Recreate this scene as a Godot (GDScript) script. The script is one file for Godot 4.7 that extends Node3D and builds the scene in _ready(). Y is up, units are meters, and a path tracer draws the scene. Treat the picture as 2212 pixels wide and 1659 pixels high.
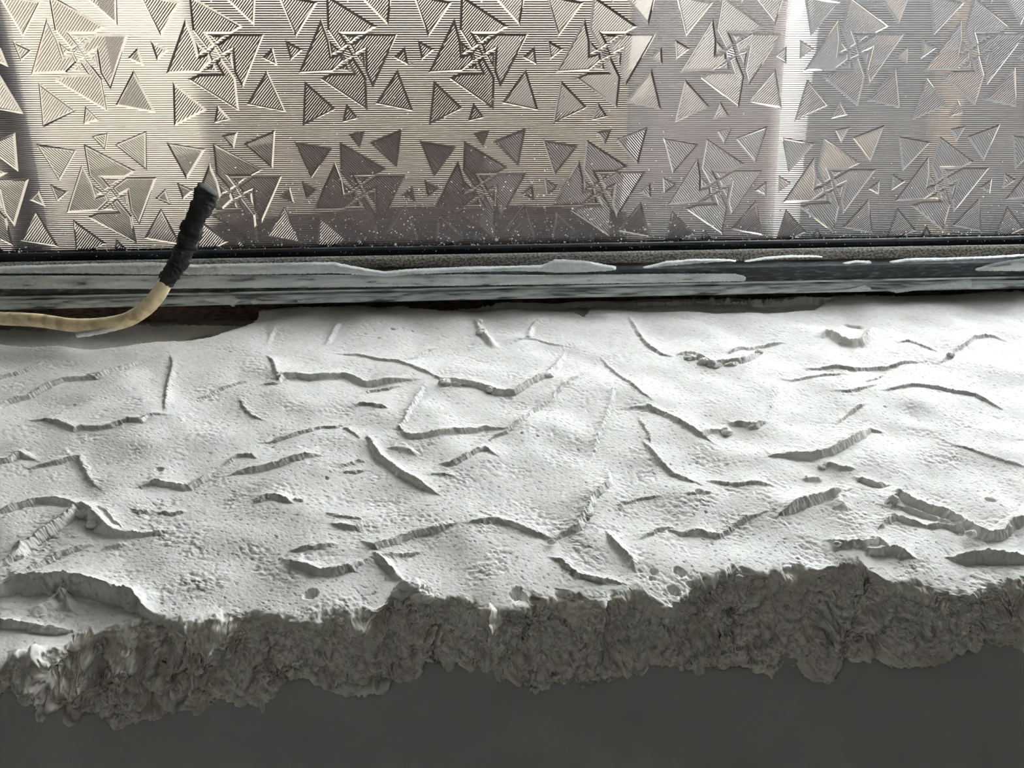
extends Node3D
# A pressed-glass window over a freshly trowelled plaster sill. Metres; x right, y up, z towards the room. Lengths in the traced tables are tenths of a millimetre.

const ROOM_Z := 0.184          # inner face of the wall under the sill
const WINDOW_AT := Vector3(0, 0.0049, 0.012)   # foot of the frame, which stands a little proud of the sill
const GLASS_Z := -0.0116       # inner face of the pane, from there
const CELL := Vector2(0.05081, 0.05436)   # repeat of the pressed pattern
const CELL_AT := Vector2(0.01023, 0.10003)
const RIB := 0.00083
var M := {}
var taken := {}

func _ready():
	var cam := Camera3D.new()
	cam.name = "camera"
	cam.fov = 50.0
	cam.near = 0.01
	cam.far = 200.0
	cam.transform = Transform3D(Basis.from_euler(Vector3(deg_to_rad(-28.1), deg_to_rad(-4.0), deg_to_rad(0.32)), EULER_ORDER_YXZ), Vector3(0, 0.14243, 0.348))
	add_child(cam)
	cam.current = true
	var we := WorldEnvironment.new()
	we.name = "world_environment"
	var env := Environment.new()
	env.background_mode = Environment.BG_SKY
	var sky := Sky.new()
	var sm := ProceduralSkyMaterial.new()
	sm.sky_top_color = Color(0.80, 0.83, 0.86)
	sm.sky_horizon_color = Color(0.76, 0.74, 0.70)
	sm.sun_angle_max = 34.0
	sm.sun_curve = 0.6
	sm.ground_horizon_color = Color(0.74, 0.74, 0.73)
	sm.ground_bottom_color = Color(0.62, 0.61, 0.59)
	sm.sky_energy_multiplier = 1.0
	sky.sky_material = sm
	env.sky = sky
	env.background_energy_multiplier = 1.0
	env.tonemap_mode = Environment.TONE_MAPPER_LINEAR
	env.tonemap_exposure = 4.75
	env.sdfgi_enabled = true
	env.ssao_enabled = true
	env.ssil_enabled = true
	we.environment = env
	add_child(we)
	var sun := DirectionalLight3D.new()   # the hazy bright part of the sky, without a disc
	sun.name = "hazy_sun"
	sun.sky_mode = DirectionalLight3D.SKY_MODE_SKY_ONLY
	sun.light_energy = 145.0
	sun.light_color = Color(0.955, 0.98, 1.0)
	sun.light_angular_distance = 4.0
	sun.shadow_enabled = true
	sun.look_at_from_position(Vector3(0.70, 0.54, -0.72), Vector3.ZERO)
	add_child(sun)
	make_materials()
	build_room()
	build_outside()
	build_window()
	build_sill()
	build_cable()

# ---------------------------------------------------------------- helpers
func numbered(called: String) -> String:
	var k: int = taken.get(called, 0)
	taken[called] = k + 1
	return called if k == 0 else "%s_%03d" % [called, k]

func tag(o: Node, label: String, category: String, kind := "", group := ""):
	if label: o.set_meta("label", label)
	if category: o.set_meta("category", category)
	if kind: o.set_meta("kind", kind)
	if group: o.set_meta("group", group)

func base(called: String, at := Vector3.ZERO) -> Node3D:
	var o := Node3D.new()
	o.name = numbered(called)
	o.position = at
	add_child(o)
	return o

func put(called: String, mesh: Mesh, mat: Material, parent: Node = self) -> MeshInstance3D:
	var o := MeshInstance3D.new()
	o.name = numbered(called) if parent == self else called
	o.mesh = mesh
	o.material_override = mat
	parent.add_child(o, true)
	return o

class Builder:
	var v := PackedVector3Array()
	var n := PackedVector3Array()
	var idx := PackedInt32Array()
	func tri(a: int, b: int, c: int):
		var f := (v[b] - v[a]).cross(v[c] - v[a])
		if f.dot(n[a] + n[b] + n[c]) > 0.0:
			idx.append(a); idx.append(c); idx.append(b)
		else:
			idx.append(a); idx.append(b); idx.append(c)
	func vert(p: Vector3, m: Vector3) -> int:
		v.append(p); n.append(m)
		return v.size() - 1
	func quad(a: Vector3, b: Vector3, c: Vector3, d: Vector3, na: Vector3, nb: Vector3, nc: Vector3, nd: Vector3):
		var i := vert(a, na)
		vert(b, nb); vert(c, nc); vert(d, nd)
		tri(i, i + 1, i + 2); tri(i, i + 2, i + 3)
	func flat(a: Vector3, b: Vector3, c: Vector3, d: Vector3, m: Vector3):
		quad(a, b, c, d, m, m, m, m)
	func box(lo: Vector3, hi: Vector3):
		for k in 3:
			for s in [0, 1]:
				var m := Vector3.ZERO
				m[k] = 1.0 if s == 1 else -1.0
				var p: Array[Vector3] = []
				for q in [[0, 0], [1, 0], [1, 1], [0, 1]]:
					var w := Vector3.ZERO
					w[k] = hi[k] if s == 1 else lo[k]
					w[(k + 1) % 3] = hi[(k + 1) % 3] if q[0] == 1 else lo[(k + 1) % 3]
					w[(k + 2) % 3] = hi[(k + 2) % 3] if q[1] == 1 else lo[(k + 2) % 3]
					p.append(w)
				flat(p[0], p[1], p[2], p[3], m)
	func grid(pos: PackedVector3Array, cols: int, rows: int, wrap := false, flip := false):
		# a sheet of cols x rows points with smooth normals
		var at := v.size()
		var nn := PackedVector3Array()
		nn.resize(cols * rows)
		for j in rows:
			var up := maxi(j - 1, 0) * cols
			var dn := mini(j + 1, rows - 1) * cols
			for i in cols:
				var l := i - 1
				var r := i + 1
				if wrap:
					l = (i - 1 + cols) % cols
					r = (i + 1) % cols
				else:
					l = maxi(l, 0)
					r = mini(r, cols - 1)
				var m := (pos[dn + i] - pos[up + i]).cross(pos[j * cols + r] - pos[j * cols + l])
				nn[j * cols + i] = (-m if flip else m).normalized()
		v.append_array(pos)
		n.append_array(nn)
		var at2 := idx.size()
		var ic := cols if wrap else cols - 1
		idx.resize(at2 + ic * (rows - 1) * 6)
		for j in rows - 1:
			for i in ic:
				var a := at + j * cols + i
				var b := at + j * cols + (i + 1) % cols
				var c := b + cols
				var d := a + cols
				if flip:
					idx[at2] = a; idx[at2 + 1] = d; idx[at2 + 2] = c
					idx[at2 + 3] = a; idx[at2 + 4] = c; idx[at2 + 5] = b
				else:
					idx[at2] = a; idx[at2 + 1] = b; idx[at2 + 2] = c
					idx[at2 + 3] = a; idx[at2 + 4] = c; idx[at2 + 5] = d
				at2 += 6
	func mesh() -> ArrayMesh:
		var arr := []
		arr.resize(Mesh.ARRAY_MAX)
		arr[Mesh.ARRAY_VERTEX] = v
		arr[Mesh.ARRAY_NORMAL] = n
		arr[Mesh.ARRAY_INDEX] = idx
		var m := ArrayMesh.new()
		m.add_surface_from_arrays(Mesh.PRIMITIVE_TRIANGLES, arr)
		return m

func noise(seed_: int, freq: float, octaves := 3, kind := FastNoiseLite.TYPE_SIMPLEX_SMOOTH) -> FastNoiseLite:
	var f := FastNoiseLite.new()
	f.seed = seed_
	f.noise_type = kind
	f.frequency = freq
	f.fractal_type = FastNoiseLite.FRACTAL_FBM if octaves > 1 else FastNoiseLite.FRACTAL_NONE
	f.fractal_octaves = octaves
	return f

func noise_tex(seed_: int, freq: float, octaves: int, stops: Array, side := 512) -> NoiseTexture2D:
	var t := NoiseTexture2D.new()
	t.width = side
	t.height = side
	t.seamless = true
	t.noise = noise(seed_, freq, octaves)
	if stops:
		var g := Gradient.new()
		var at := PackedFloat32Array()
		var col := PackedColorArray()
		for s in stops:
			at.append(s[0])
			col.append(s[1])
		g.offsets = at
		g.colors = col
		t.color_ramp = g
	return t

func plain(c: Color, rough := 0.9) -> StandardMaterial3D:
	var m := StandardMaterial3D.new()
	m.albedo_color = c
	m.roughness = rough
	return m

func grained(stops: Array, freq: float, scale: Vector3, rough: float, bump := 0.0, seed_ := 1, octaves := 4) -> StandardMaterial3D:
	var m := plain(Color.WHITE, rough)
	m.albedo_texture = noise_tex(seed_, freq, octaves, stops)
	m.uv1_triplanar = true
	m.uv1_world_triplanar = true
	m.uv1_scale = scale
	if bump > 0.0:
		m.heightmap_enabled = true
		m.heightmap_texture = noise_tex(seed_ + 7, freq * 1.7, 4, [])
		m.heightmap_scale = bump
	return m

func make_materials():
	M.plaster = grained([[0.0, Color8(226, 223, 214)], [0.5, Color8(238, 236, 230)], [1.0, Color8(243, 242, 238)]], 0.03, Vector3(16, 16, 16), 0.95, 0.004, 3)
	M.plaster.heightmap_texture = noise_tex(10, 0.16, 3, [])
	M.plaster_edge = grained([[0.0, Color8(224, 217, 202)], [0.5, Color8(237, 231, 218)], [1.0, Color8(243, 239, 229)]], 0.03, Vector3(16, 16, 16), 0.95, 0.004, 4)
	M.plaster_edge.heightmap_texture = M.plaster.heightmap_texture
	M.mortar = grained([[0.25, Color8(62, 52, 45)], [0.5, Color8(104, 92, 82)], [0.75, Color8(130, 96, 78)]], 0.03, Vector3(12, 60, 30), 0.95, 0.06, 11)
	M.wall = grained([[0.0, Color8(176, 178, 176)], [1.0, Color8(186, 186, 183)]], 0.01, Vector3(3, 3, 3), 0.8, 0.01, 21)
	M.room = plain(Color8(247, 245, 240), 0.9)
	M.floor = plain(Color8(232, 228, 220), 0.8)
	var g := StandardMaterial3D.new()
	g.albedo_color = Color(1, 1, 1, 0.0)
	g.transparency = BaseMaterial3D.TRANSPARENCY_ALPHA
	g.refraction_enabled = true
	g.refraction_scale = 0.05
	g.roughness = 0.02
	M.glass = g
	M.rail = grained([[0.2, Color8(84, 88, 88)], [0.33, Color8(160, 165, 165)], [0.56, Color8(204, 209, 208)], [0.8, Color8(226, 230, 228)]], 0.012, Vector3(7, 60, 60), 0.75, 0.01, 31)
	M.bead = grained([[0.3, Color8(80, 75, 70)], [0.5, Color8(142, 137, 130)], [0.7, Color8(176, 171, 163)]], 0.06, Vector3(20, 30, 30), 0.7, 0.01, 41)
	M.dark = grained([[0.3, Color8(32, 35, 37)], [0.6, Color8(52, 56, 58)], [0.85, Color8(112, 118, 120)]], 0.03, Vector3(8, 50, 50), 0.6, 0.0, 51)
	M.rubber = plain(Color8(18, 20, 22), 0.8)
	M.rubber.metallic_specular = 0.15
	M.smear = grained([[0.0, Color8(206, 210, 209)], [1.0, Color8(236, 238, 236)]], 0.04, Vector3(18, 30, 30), 0.95, 0.02, 61)
	M.film = grained([[0.14, Color8(110, 114, 114)], [0.26, Color8(200, 205, 203)], [0.6, Color8(228, 232, 229)], [0.9, Color8(238, 241, 238)]], 0.014, Vector3(6, 40, 40), 0.9, 0.015, 71)
	M.sheath = grained([[0.2, Color8(186, 160, 116)], [0.5, Color8(236, 214, 170)], [0.8, Color8(243, 228, 192)]], 0.02, Vector3(14, 20, 20), 0.6, 0.01, 81)
	M.tape = grained([[0.3, Color8(22, 22, 21)], [0.7, Color8(34, 33, 31)], [0.95, Color8(56, 54, 50)]], 0.03, Vector3(22, 22, 22), 0.8, 0.02, 91)
	M.cream = grained([[0.0, Color8(123, 114, 102)], [1.0, Color8(132, 123, 111)]], 0.006, Vector3(0.7, 0.7, 0.7), 0.9, 0.0, 101)
	M.beige = grained([[0.0, Color8(134, 122, 107)], [1.0, Color8(144, 131, 116)]], 0.006, Vector3(0.7, 0.7, 0.7), 0.9, 0.0, 105)
	M.brown = grained([[0.2, Color8(26, 21, 19)], [0.8, Color8(34, 28, 25)]], 0.01, Vector3(0.8, 0.8, 0.8), 0.9, 0.0, 111)
	M.grey = grained([[0.2, Color8(66, 65, 65)], [0.8, Color8(76, 75, 75)]], 0.01, Vector3(0.8, 0.8, 0.8), 0.9, 0.0, 121)
	M.ground = grained([[0.2, Color8(48, 42, 39)], [0.8, Color8(60, 53, 49)]], 0.01, Vector3(0.8, 0.8, 0.8), 0.95, 0.0, 131)
	M.stone = grained([[0.2, Color8(24, 21, 20)], [0.8, Color8(34, 30, 28)]], 0.02, Vector3(8, 8, 8), 0.95, 0.0, 151)
	M.stone.metallic_specular = 0.0
	M.shade = plain(Color8(15, 16, 18), 0.9)
	M.shade.metallic_specular = 0.0
	M.mauve = grained([[0.2, Color8(66, 62, 60)], [0.8, Color8(78, 73, 71)]], 0.01, Vector3(0.8, 0.8, 0.8), 0.9, 0.0, 141)
	M.ochre = plain(Color8(206, 172, 132), 0.7)
	M.ground.metallic_specular = 0.0
	M.brown.metallic_specular = 0.0
	M.pipe = plain(Color8(30, 28, 27), 0.9)
	M.pipe.metallic_specular = 0.0

func slab(called: String, boxes: Array, mat: Material, label: String, category: String):
	var b := Builder.new()
	for q in boxes:
		b.box(q[0], q[1])
	var o := put(called, b.mesh(), mat)
	tag(o, label, category, "structure")
	return o

# ---------------------------------------------------------------- room and outside
func build_room():
	var z0 := -0.1
	slab("wall_back", [
		[Vector3(-1.3, -1.0, z0), Vector3(1.4, -0.008, ROOM_Z)],
		[Vector3(-1.3, 0.60, z0), Vector3(1.4, 1.6, ROOM_Z)],
		[Vector3(-4.0, 1.6, z0), Vector3(4.0, 7.0, ROOM_Z)],
		[Vector3(-1.3, -0.008, z0), Vector3(-0.78, 0.60, ROOM_Z)],
		[Vector3(0.88, -0.008, z0), Vector3(1.4, 0.60, ROOM_Z)]], M.wall, "smooth grey painted wall in shade under the ragged plaster edge", "wall")
	slab("wall_left", [[Vector3(-1.1, -1.0, ROOM_Z), Vector3(-1.0, 1.3, 1.3)]], M.room, "plain white side wall of the small room left of the window", "wall")
	slab("wall_right", [[Vector3(1.1, -1.0, ROOM_Z), Vector3(1.2, 1.3, 1.3)]], M.room, "plain white side wall of the small room right of the window", "wall")
	slab("wall_front", [[Vector3(-1.1, -1.0, 1.2), Vector3(1.2, 1.3, 1.3)]], M.room, "plain white wall of the small room opposite the window", "wall")
	slab("ceiling", [[Vector3(-1.1, 1.2, ROOM_Z), Vector3(1.2, 1.3, 1.3)]], M.room, "plain white ceiling of the small room", "ceiling")
	slab("floor", [[Vector3(-1.1, -1.0, ROOM_Z), Vector3(1.2, -0.9, 1.3)]], M.floor, "plain pale floor of the small room", "floor")

func build_outside():
	slab("ground", [[Vector3(-5, -1.2, -3.5), Vector3(6, -1.0, -0.1)]], M.ground, "brown paved ground outside behind the patterned glass", "ground")
	slab("wall_outside", [[Vector3(-4.0, -1.1, -3.2), Vector3(0.68, 1.3, -3.0)]], M.cream, "cream neighbouring wall seen blurred through the glass", "wall")
	slab("trim_1", [[Vector3(-0.96, -1.0, -3.05), Vector3(0.68, 0.03, -2.96)]], M.brown, "dark brown lower part of the neighbouring wall seen blurred through the glass", "wall")
	slab("wall_middle", [[Vector3(0.68, -1.0, -3.2), Vector3(1.295, 1.3, -2.99)]], M.mauve, "dull grey stretch of wall just left of the bright gap behind the glass", "wall")
	slab("wall_far", [[Vector3(1.455, -1.0, -3.12), Vector3(6.0, 1.3, -3.1)]], M.grey, "grey wall right of the bright gap seen blurred through the glass", "wall")
	slab("added_overhang", [[Vector3(-4.0, 0.66, -0.86), Vector3(4.0, 0.78, -0.1)]], M.cream, "unseen balcony slab that juts out above the window outside", "baffle")  # added slab out of view, keeps high skylight off the sill
	slab("added_baffle", [[Vector3(-4.0, 0.34, -0.62), Vector3(0.45, 0.66, -0.55)]], M.beige, "unseen board added under the balcony slab outside, above the left of the window", "baffle")  # added board out of view, dims the light on the sill's left
	var p := base("drain_pipe", Vector3(-0.45, -1.0, -0.55))
	tag(p, "dark drain pipe seen blurred through the left end of the glass", "pipe")
	var c := CylinderMesh.new()
	c.top_radius = 0.018
	c.bottom_radius = 0.018
	c.height = 1.66
	c.radial_segments = 24
	var o := put("pipe", c, M.pipe, p)
	o.position.y = 0.83
	for y in [0.35, 1.45]:
		var d := CylinderMesh.new()
		d.top_radius = 0.024
		d.bottom_radius = 0.024
		d.height = 0.03
		var k := put("clamp", d, M.pipe, p)
		k.position.y = y
	var mb := Builder.new()
	mb.box(Vector3(-0.05, -0.09, 0), Vector3(0.05, 0.09, 0.07))
	var box := put("meter_box", mb.mesh(), M.ochre)
	box.position = Vector3(2.02, -0.33, -3.1)
	tag(box, "small ochre box on the grey wall seen blurred through the right of the glass", "box")

# ---------------------------------------------------------------- window
func rib_fill(b: Builder, poly: PackedVector2Array, dir: float, z: float, slope: float, pitch := RIB):
	# fills a polygon with ribs that run along dir (radians)
	var rot := Transform2D(-dir, Vector2.ZERO)
	var back := Transform2D(dir, Vector2.ZERO)
	var q := rot * poly
	var lo := 1e9
	var hi := -1e9
	for p in q:
		lo = minf(lo, p.y)
		hi = maxf(hi, p.y)
	var step := pitch / 6.0
	var amp := tan(slope) * pitch / TAU
	var k0 := int(floor(lo / step))
	var k1 := int(ceil(hi / step))
	for k in range(k0, k1):
		var va := maxf(k * step, lo)
		var vb := minf((k + 1) * step, hi)
		if vb - va < 1e-8: continue
		var vm := (va + vb) * 0.5
		var cuts := []
		for i in q.size():
			var a := q[i]
			var c := q[(i + 1) % q.size()]
			if (a.y <= vm) != (c.y <= vm):
				var s := (c.x - a.x) / (c.y - a.y)
				cuts.append([a.x + s * (vm - a.y), s, a, c])
		cuts.sort_custom(func(l, r): return l[0] < r[0])
		for i in range(0, cuts.size() - 1, 2):
			rib_strip(b, back, cuts[i][0], cuts[i][1], cuts[i + 1][0], cuts[i + 1][1], va, vb, z, amp, pitch)

func rib_strip(b: Builder, back: Transform2D, ul: float, sl: float, ur: float, sr: float, va: float, vb: float, z: float, amp: float, pitch: float):
	var h := (vb - va) * 0.5
	if absf(sl) > 12.0: sl = 0.0
	if absf(sr) > 12.0: sr = 0.0
	var za := amp * cos(TAU * va / pitch)
	var zb := amp * cos(TAU * vb / pitch)
	var up := back * Vector2(0, 1)
	var da := amp * TAU / pitch * sin(TAU * va / pitch)
	var db := amp * TAU / pitch * sin(TAU * vb / pitch)
	var na := Vector3(up.x * da, up.y * da, 1).normalized()
	var nb := Vector3(up.x * db, up.y * db, 1).normalized()
	var p0 := back * Vector2(ul - sl * h, va)
	var p1 := back * Vector2(ur - sr * h, va)
	var p2 := back * Vector2(ur + sr * h, vb)
	var p3 := back * Vector2(ul + sl * h, vb)
	b.quad(Vector3(p0.x, p0.y, z + za), Vector3(p1.x, p1.y, z + za), Vector3(p2.x, p2.y, z + zb), Vector3(p3.x, p3.y, z + zb), na, na, nb, nb)

func poly(t: Array) -> PackedVector2Array:
	var p := PackedVector2Array()
	for i in range(0, t.size(), 2):
		p.append(Vector2(t[i], t[i + 1]) * 9.6550e-05)
	var area := 0.0
	for i in p.size():
		area += p[i].cross(p[(i + 1) % p.size()])
	if area < 0.0:
		p.reverse()
	return p

func inset(p: PackedVector2Array, d: float) -> PackedVector2Array:
	# moves each edge of a counterclockwise polygon inwards
	var o := PackedVector2Array()
	var k := p.size()
	for i in k:
		var e0 := (p[i] - p[(i - 1 + k) % k]).normalized()
		var e1 := (p[(i + 1) % k] - p[i]).normalized()
		var n0 := Vector2(-e0.y, e0.x)
		var n1 := Vector2(-e1.y, e1.x)
		var m := n0 + n1
		var s := d * 2.0 / maxf(m.length_squared(), 0.28)
		o.append(p[i] + m * s)
	return o

func pressed(b: Builder, p: PackedVector2Array, dir: float, band: float, slope: float):
	# one raised facet: a smooth sloping border and a ribbed field
	var q := inset(p, band)
	var rise := 0.00032
	var k := p.size()
	for i in k:
		var j := (i + 1) % k
		var e := (p[j] - p[i]).normalized()
		var m := Vector3(e.y * 0.34, -e.x * 0.34, 1).normalized()
		var soft := Vector3(e.y * 0.05, -e.x * 0.05, 1).normalized()
		var mid0 := p[i].lerp(q[i], 0.3)
		var mid1 := p[j].lerp(q[j], 0.3)
		b.quad(Vector3(p[i].x, p[i].y, 0), Vector3(p[j].x, p[j].y, 0), Vector3(mid1.x, mid1.y, rise * 0.3), Vector3(mid0.x, mid0.y, rise * 0.3), m, m, m, m)
		b.quad(Vector3(mid0.x, mid0.y, rise * 0.3), Vector3(mid1.x, mid1.y, rise * 0.3), Vector3(q[j].x, q[j].y, rise), Vector3(q[i].x, q[i].y, rise), m, m, soft, soft)
	rib_fill(b, q, dir, rise, slope)

func build_window():
	var w := base("window_1", WINDOW_AT)
	tag(w, "window pane of pressed glass with raised triangles in a grey frame smeared with plaster", "window", "structure")
	# the facets of one repeat, relative to the middle of its pinwheel
	var big := [
		poly([-66, 212, 126, 96, 75, 70, -19, 70, 6, 28, -25, 9, -74, 82]),
		poly([-93, 128, -70, 44, -66, -13, -25, -1, -18, -32, -68, -73, -207, -80]),
		poly([-125, -100, -76, -80, 15, -78, -5, -35, 21, -18, 67, -98, 62, -226]),
		poly([78, 71, 205, 70, 90, -138, 65, -74, 70, 11, 29, -8, 10, 28])]
	var upper := [poly([-256, 214, -98, 186, -200, 55]), poly([58, 208, 200, 262, 169, 98]), poly([-27, 243, 45, 256, 17, 182])]
	var lower := [poly([-185, -107, -66, -220, -213, -286]), poly([196, -64, 253, -232, 95, -200]), poly([-23, -197, 23, -258, -49, -275])]
	var side := [poly([-244, 47, -175, 11, -232, -32]), poly([231, 22, 242, -52, 180, -21])]
	var centre := [poly([-11, 66, 52, 63, 14, 35]), poly([-70, 44, -30, 6, -64, -8]), poly([-55, -68, -10, -39, -1, -71]), poly([31, -11, 65, -1, 64, -61])]
	var diamond := poly([-25, -1, 3, 25, 23, -15, -15, -32])
	var slope := deg_to_rad(30.0)
	var lib := {}
	for par in 2:
		var dir := deg_to_rad(47.0 if par == 0 else -47.0)
		var set_ := []
		for p in big + upper + side:
			var b := Builder.new()
			pressed(b, p, dir, 0.00095 if p.size() > 3 or Geometry2D.is_polygon_clockwise(p) == false and p[0].distance_to(p[1]) > 0.009 else 0.0009, slope)
			set_.append(b.mesh())
		for p in lower:
			var b := Builder.new()
			pressed(b, p, deg_to_rad(47.0), 0.0009, slope)
			set_.append(b.mesh())
		var c := Builder.new()
		for p in centre:
			pressed(c, p, dir, 0.0007, slope)
		pressed(c, diamond, deg_to_rad(-15.0), 0.0006, slope)
		set_.append(c.mesh())
		lib[par] = set_
	var outlines: Array[PackedVector2Array] = []
	for p in big + upper + side + lower + centre + [diamond]:
		outlines.append(p)
	# the ribbed field with an opening for every facet
	var x0 := -0.752
	var x1 := 0.852
	var y0 := 0.014
	var y1 := 0.572
	var holes: Array[PackedVector2Array] = []
	var cells := []
	for r in range(-1, 3):
		for c in range(-5, 7):
			var at := CELL_AT + Vector2(c * CELL.x, -r * CELL.y)
			cells.append([at, posmod(r, 2)])
			for p in outlines:
				var h := PackedVector2Array()
				for q in p:
					h.append(q + at)
				holes.append(h)
	var pb := Builder.new()
	var step := RIB / 6.0
	var amp := tan(slope) * RIB / TAU
	var spans := []
	for h in holes:
		var lo := 1e9
		var hi := -1e9
		for p in h:
			lo = minf(lo, p.y)
			hi = maxf(hi, p.y)
		spans.append(Vector2(lo, hi))
	for k in range(int(y0 / step), int(y1 / step)):
		var va := k * step
		var vm := va + step * 0.5
		var iv := []
		if vm < 0.2:
			for hn in holes.size():
				if vm < spans[hn].x or vm > spans[hn].y: continue
				var h := holes[hn]
				var cuts := []
				for i in h.size():
					var a := h[i]
					var c := h[(i + 1) % h.size()]
					if (a.y <= vm) != (c.y <= vm):
						var s := (c.x - a.x) / (c.y - a.y)
						cuts.append(Vector2(a.x + s * (vm - a.y), s))
				cuts.sort()
				for i in range(0, cuts.size() - 1, 2):
					iv.append([cuts[i], cuts[i + 1]])
		iv.sort_custom(func(l, r): return l[0].x < r[0].x)
		var left := Vector2(x0, 0)
		for e in iv:
			if e[0].x > left.x:
				rib_strip(pb, Transform2D(), left.x, left.y, e[0].x, e[0].y, va, va + step, 0.0, amp, RIB)
			if e[1].x > left.x:
				left = e[1]
		rib_strip(pb, Transform2D(), left.x, left.y, x1, 0, va, va + step, 0.0, amp, RIB)
	pb.flat(Vector3(x0, y0, -0.004), Vector3(x1, y0, -0.004), Vector3(x1, y1, -0.004), Vector3(x0, y1, -0.004), Vector3(0, 0, -1))
	pb.flat(Vector3(x0, y0, -0.004), Vector3(x1, y0, -0.004), Vector3(x1, y0, 0), Vector3(x0, y0, 0), Vector3(0, -1, 0))
	pb.flat(Vector3(x0, y1, -0.004), Vector3(x1, y1, -0.004), Vector3(x1, y1, 0), Vector3(x0, y1, 0), Vector3(0, 1, 0))
	pb.flat(Vector3(x0, y0, -0.004), Vector3(x0, y1, -0.004), Vector3(x0, y1, 0), Vector3(x0, y0, 0), Vector3(-1, 0, 0))
	pb.flat(Vector3(x1, y0, -0.004), Vector3(x1, y1, -0.004), Vector3(x1, y1, 0), Vector3(x1, y0, 0), Vector3(1, 0, 0))
	var pane := put("pane", pb.mesh(), M.glass, w)
	pane.set_meta("label", "ribbed clear pressed glass pane")
	pane.position.z = GLASS_Z
	# the facets that the window shows nearest are parts of the pane; those farther out are one part
	var rest := Builder.new()
	for c in cells:
		for n in lib[c[1]].size():
			var m: ArrayMesh = lib[c[1]][n]
			var bb := m.get_aabb()
			var low: float = c[0].y + bb.position.y
			if low + bb.size.y < y0: continue
			var mid: float = c[0].x + bb.get_center().x
			if mid > -0.185 and mid < 0.245 and low < 0.121 and low + bb.size.y > 0.021:
				var o := put("pinwheel_centre" if n == lib[c[1]].size() - 1 else "pressed_triangle", m, M.glass, pane)
				o.position = Vector3(c[0].x, c[0].y, 0)
			else:
				var arr := m.surface_get_arrays(0)
				var first := rest.v.size()
				for p in arr[Mesh.ARRAY_VERTEX]: rest.v.append(p + Vector3(c[0].x, c[0].y, 0))
				rest.n.append_array(arr[Mesh.ARRAY_NORMAL])
				for k in arr[Mesh.ARRAY_INDEX]: rest.idx.append(first + k)
	var ro := put("pressed_pattern", rest.mesh(), M.glass, pane)
	ro.set_meta("kind", "stuff")
	build_frame(w)

func extrude(b: Builder, prof: Array, x0: float, x1: float):
	# profile points (z, y) in millimetres, walked so that the outside lies on the left of the way seen from +x
	var cols := 2
	for i in prof.size() - 1:
		var a := Vector2(prof[i][0], prof[i][1]) * 0.000966
		var c := Vector2(prof[i + 1][0], prof[i + 1][1]) * 0.000966
		var d := (c - a).normalized()
		var m := Vector3(0, -d.x, d.y)
		b.flat(Vector3(x0, a.y, a.x), Vector3(x1, a.y, a.x), Vector3(x1, c.y, c.x), Vector3(x0, c.y, c.x), m)

func smear(called: String, parent: Node, mat: Material, t: Array, z: float, thick: float, seed_: int, rag := 0.0003, lean := 0.0, unit := 0.966e-4):
	# a lump of plaster stuck to the frame: x, top and bottom in tenths of a millimetre
	var nz := noise(seed_, 900.0, 3)
	var nf := noise(seed_ + 1, 260.0, 3)
	var cols := 9
	var xs := PackedFloat32Array()
	var a: float = t[0] * unit
	var e: float = t[t.size() - 3] * unit
	var n := int(clampf((e - a) / 0.0005, 6, 900))
	var pos := PackedVector3Array()
	for k in n + 1:
		var x := lerpf(a, e, float(k) / n)
		var i := 0
		while i < t.size() - 6 and t[i + 3] * unit < x:
			i += 3
		var f := clampf((x - t[i] * unit) / maxf((t[i + 3] - t[i]) * unit, 1e-6), 0, 1)
		var top := lerpf(t[i + 1], t[i + 4], f) * unit + nz.get_noise_2d(x, 1.0) * rag
		var bot := lerpf(t[i + 2], t[i + 5], f) * unit + nz.get_noise_2d(x, 7.0) * rag
		var tap := clampf(minf(k, n - k) / 2.0, 0.0, 1.0)
		for c in cols:
			var u := float(c) / (cols - 1)
			var y := lerpf(bot, top, u)
			var h := pow(maxf(0.0, 1.0 - pow(absf(u * 2.0 - 1.0), 2.6)), 0.6) * tap
			h *= thick * (1.0 + 0.5 * nf.get_noise_2d(x, y * 2.0) + 0.25 * nz.get_noise_2d(x, y + 3.0))
			pos.append(Vector3(x, y, z - 0.0006 + h + 0.0006 * minf(1.0, h / 0.0002) + lean * (y - bot)))
	var b := Builder.new()
	b.grid(pos, cols, n + 1, false, true)
	return put(called, b.mesh(), mat, parent)

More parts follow.
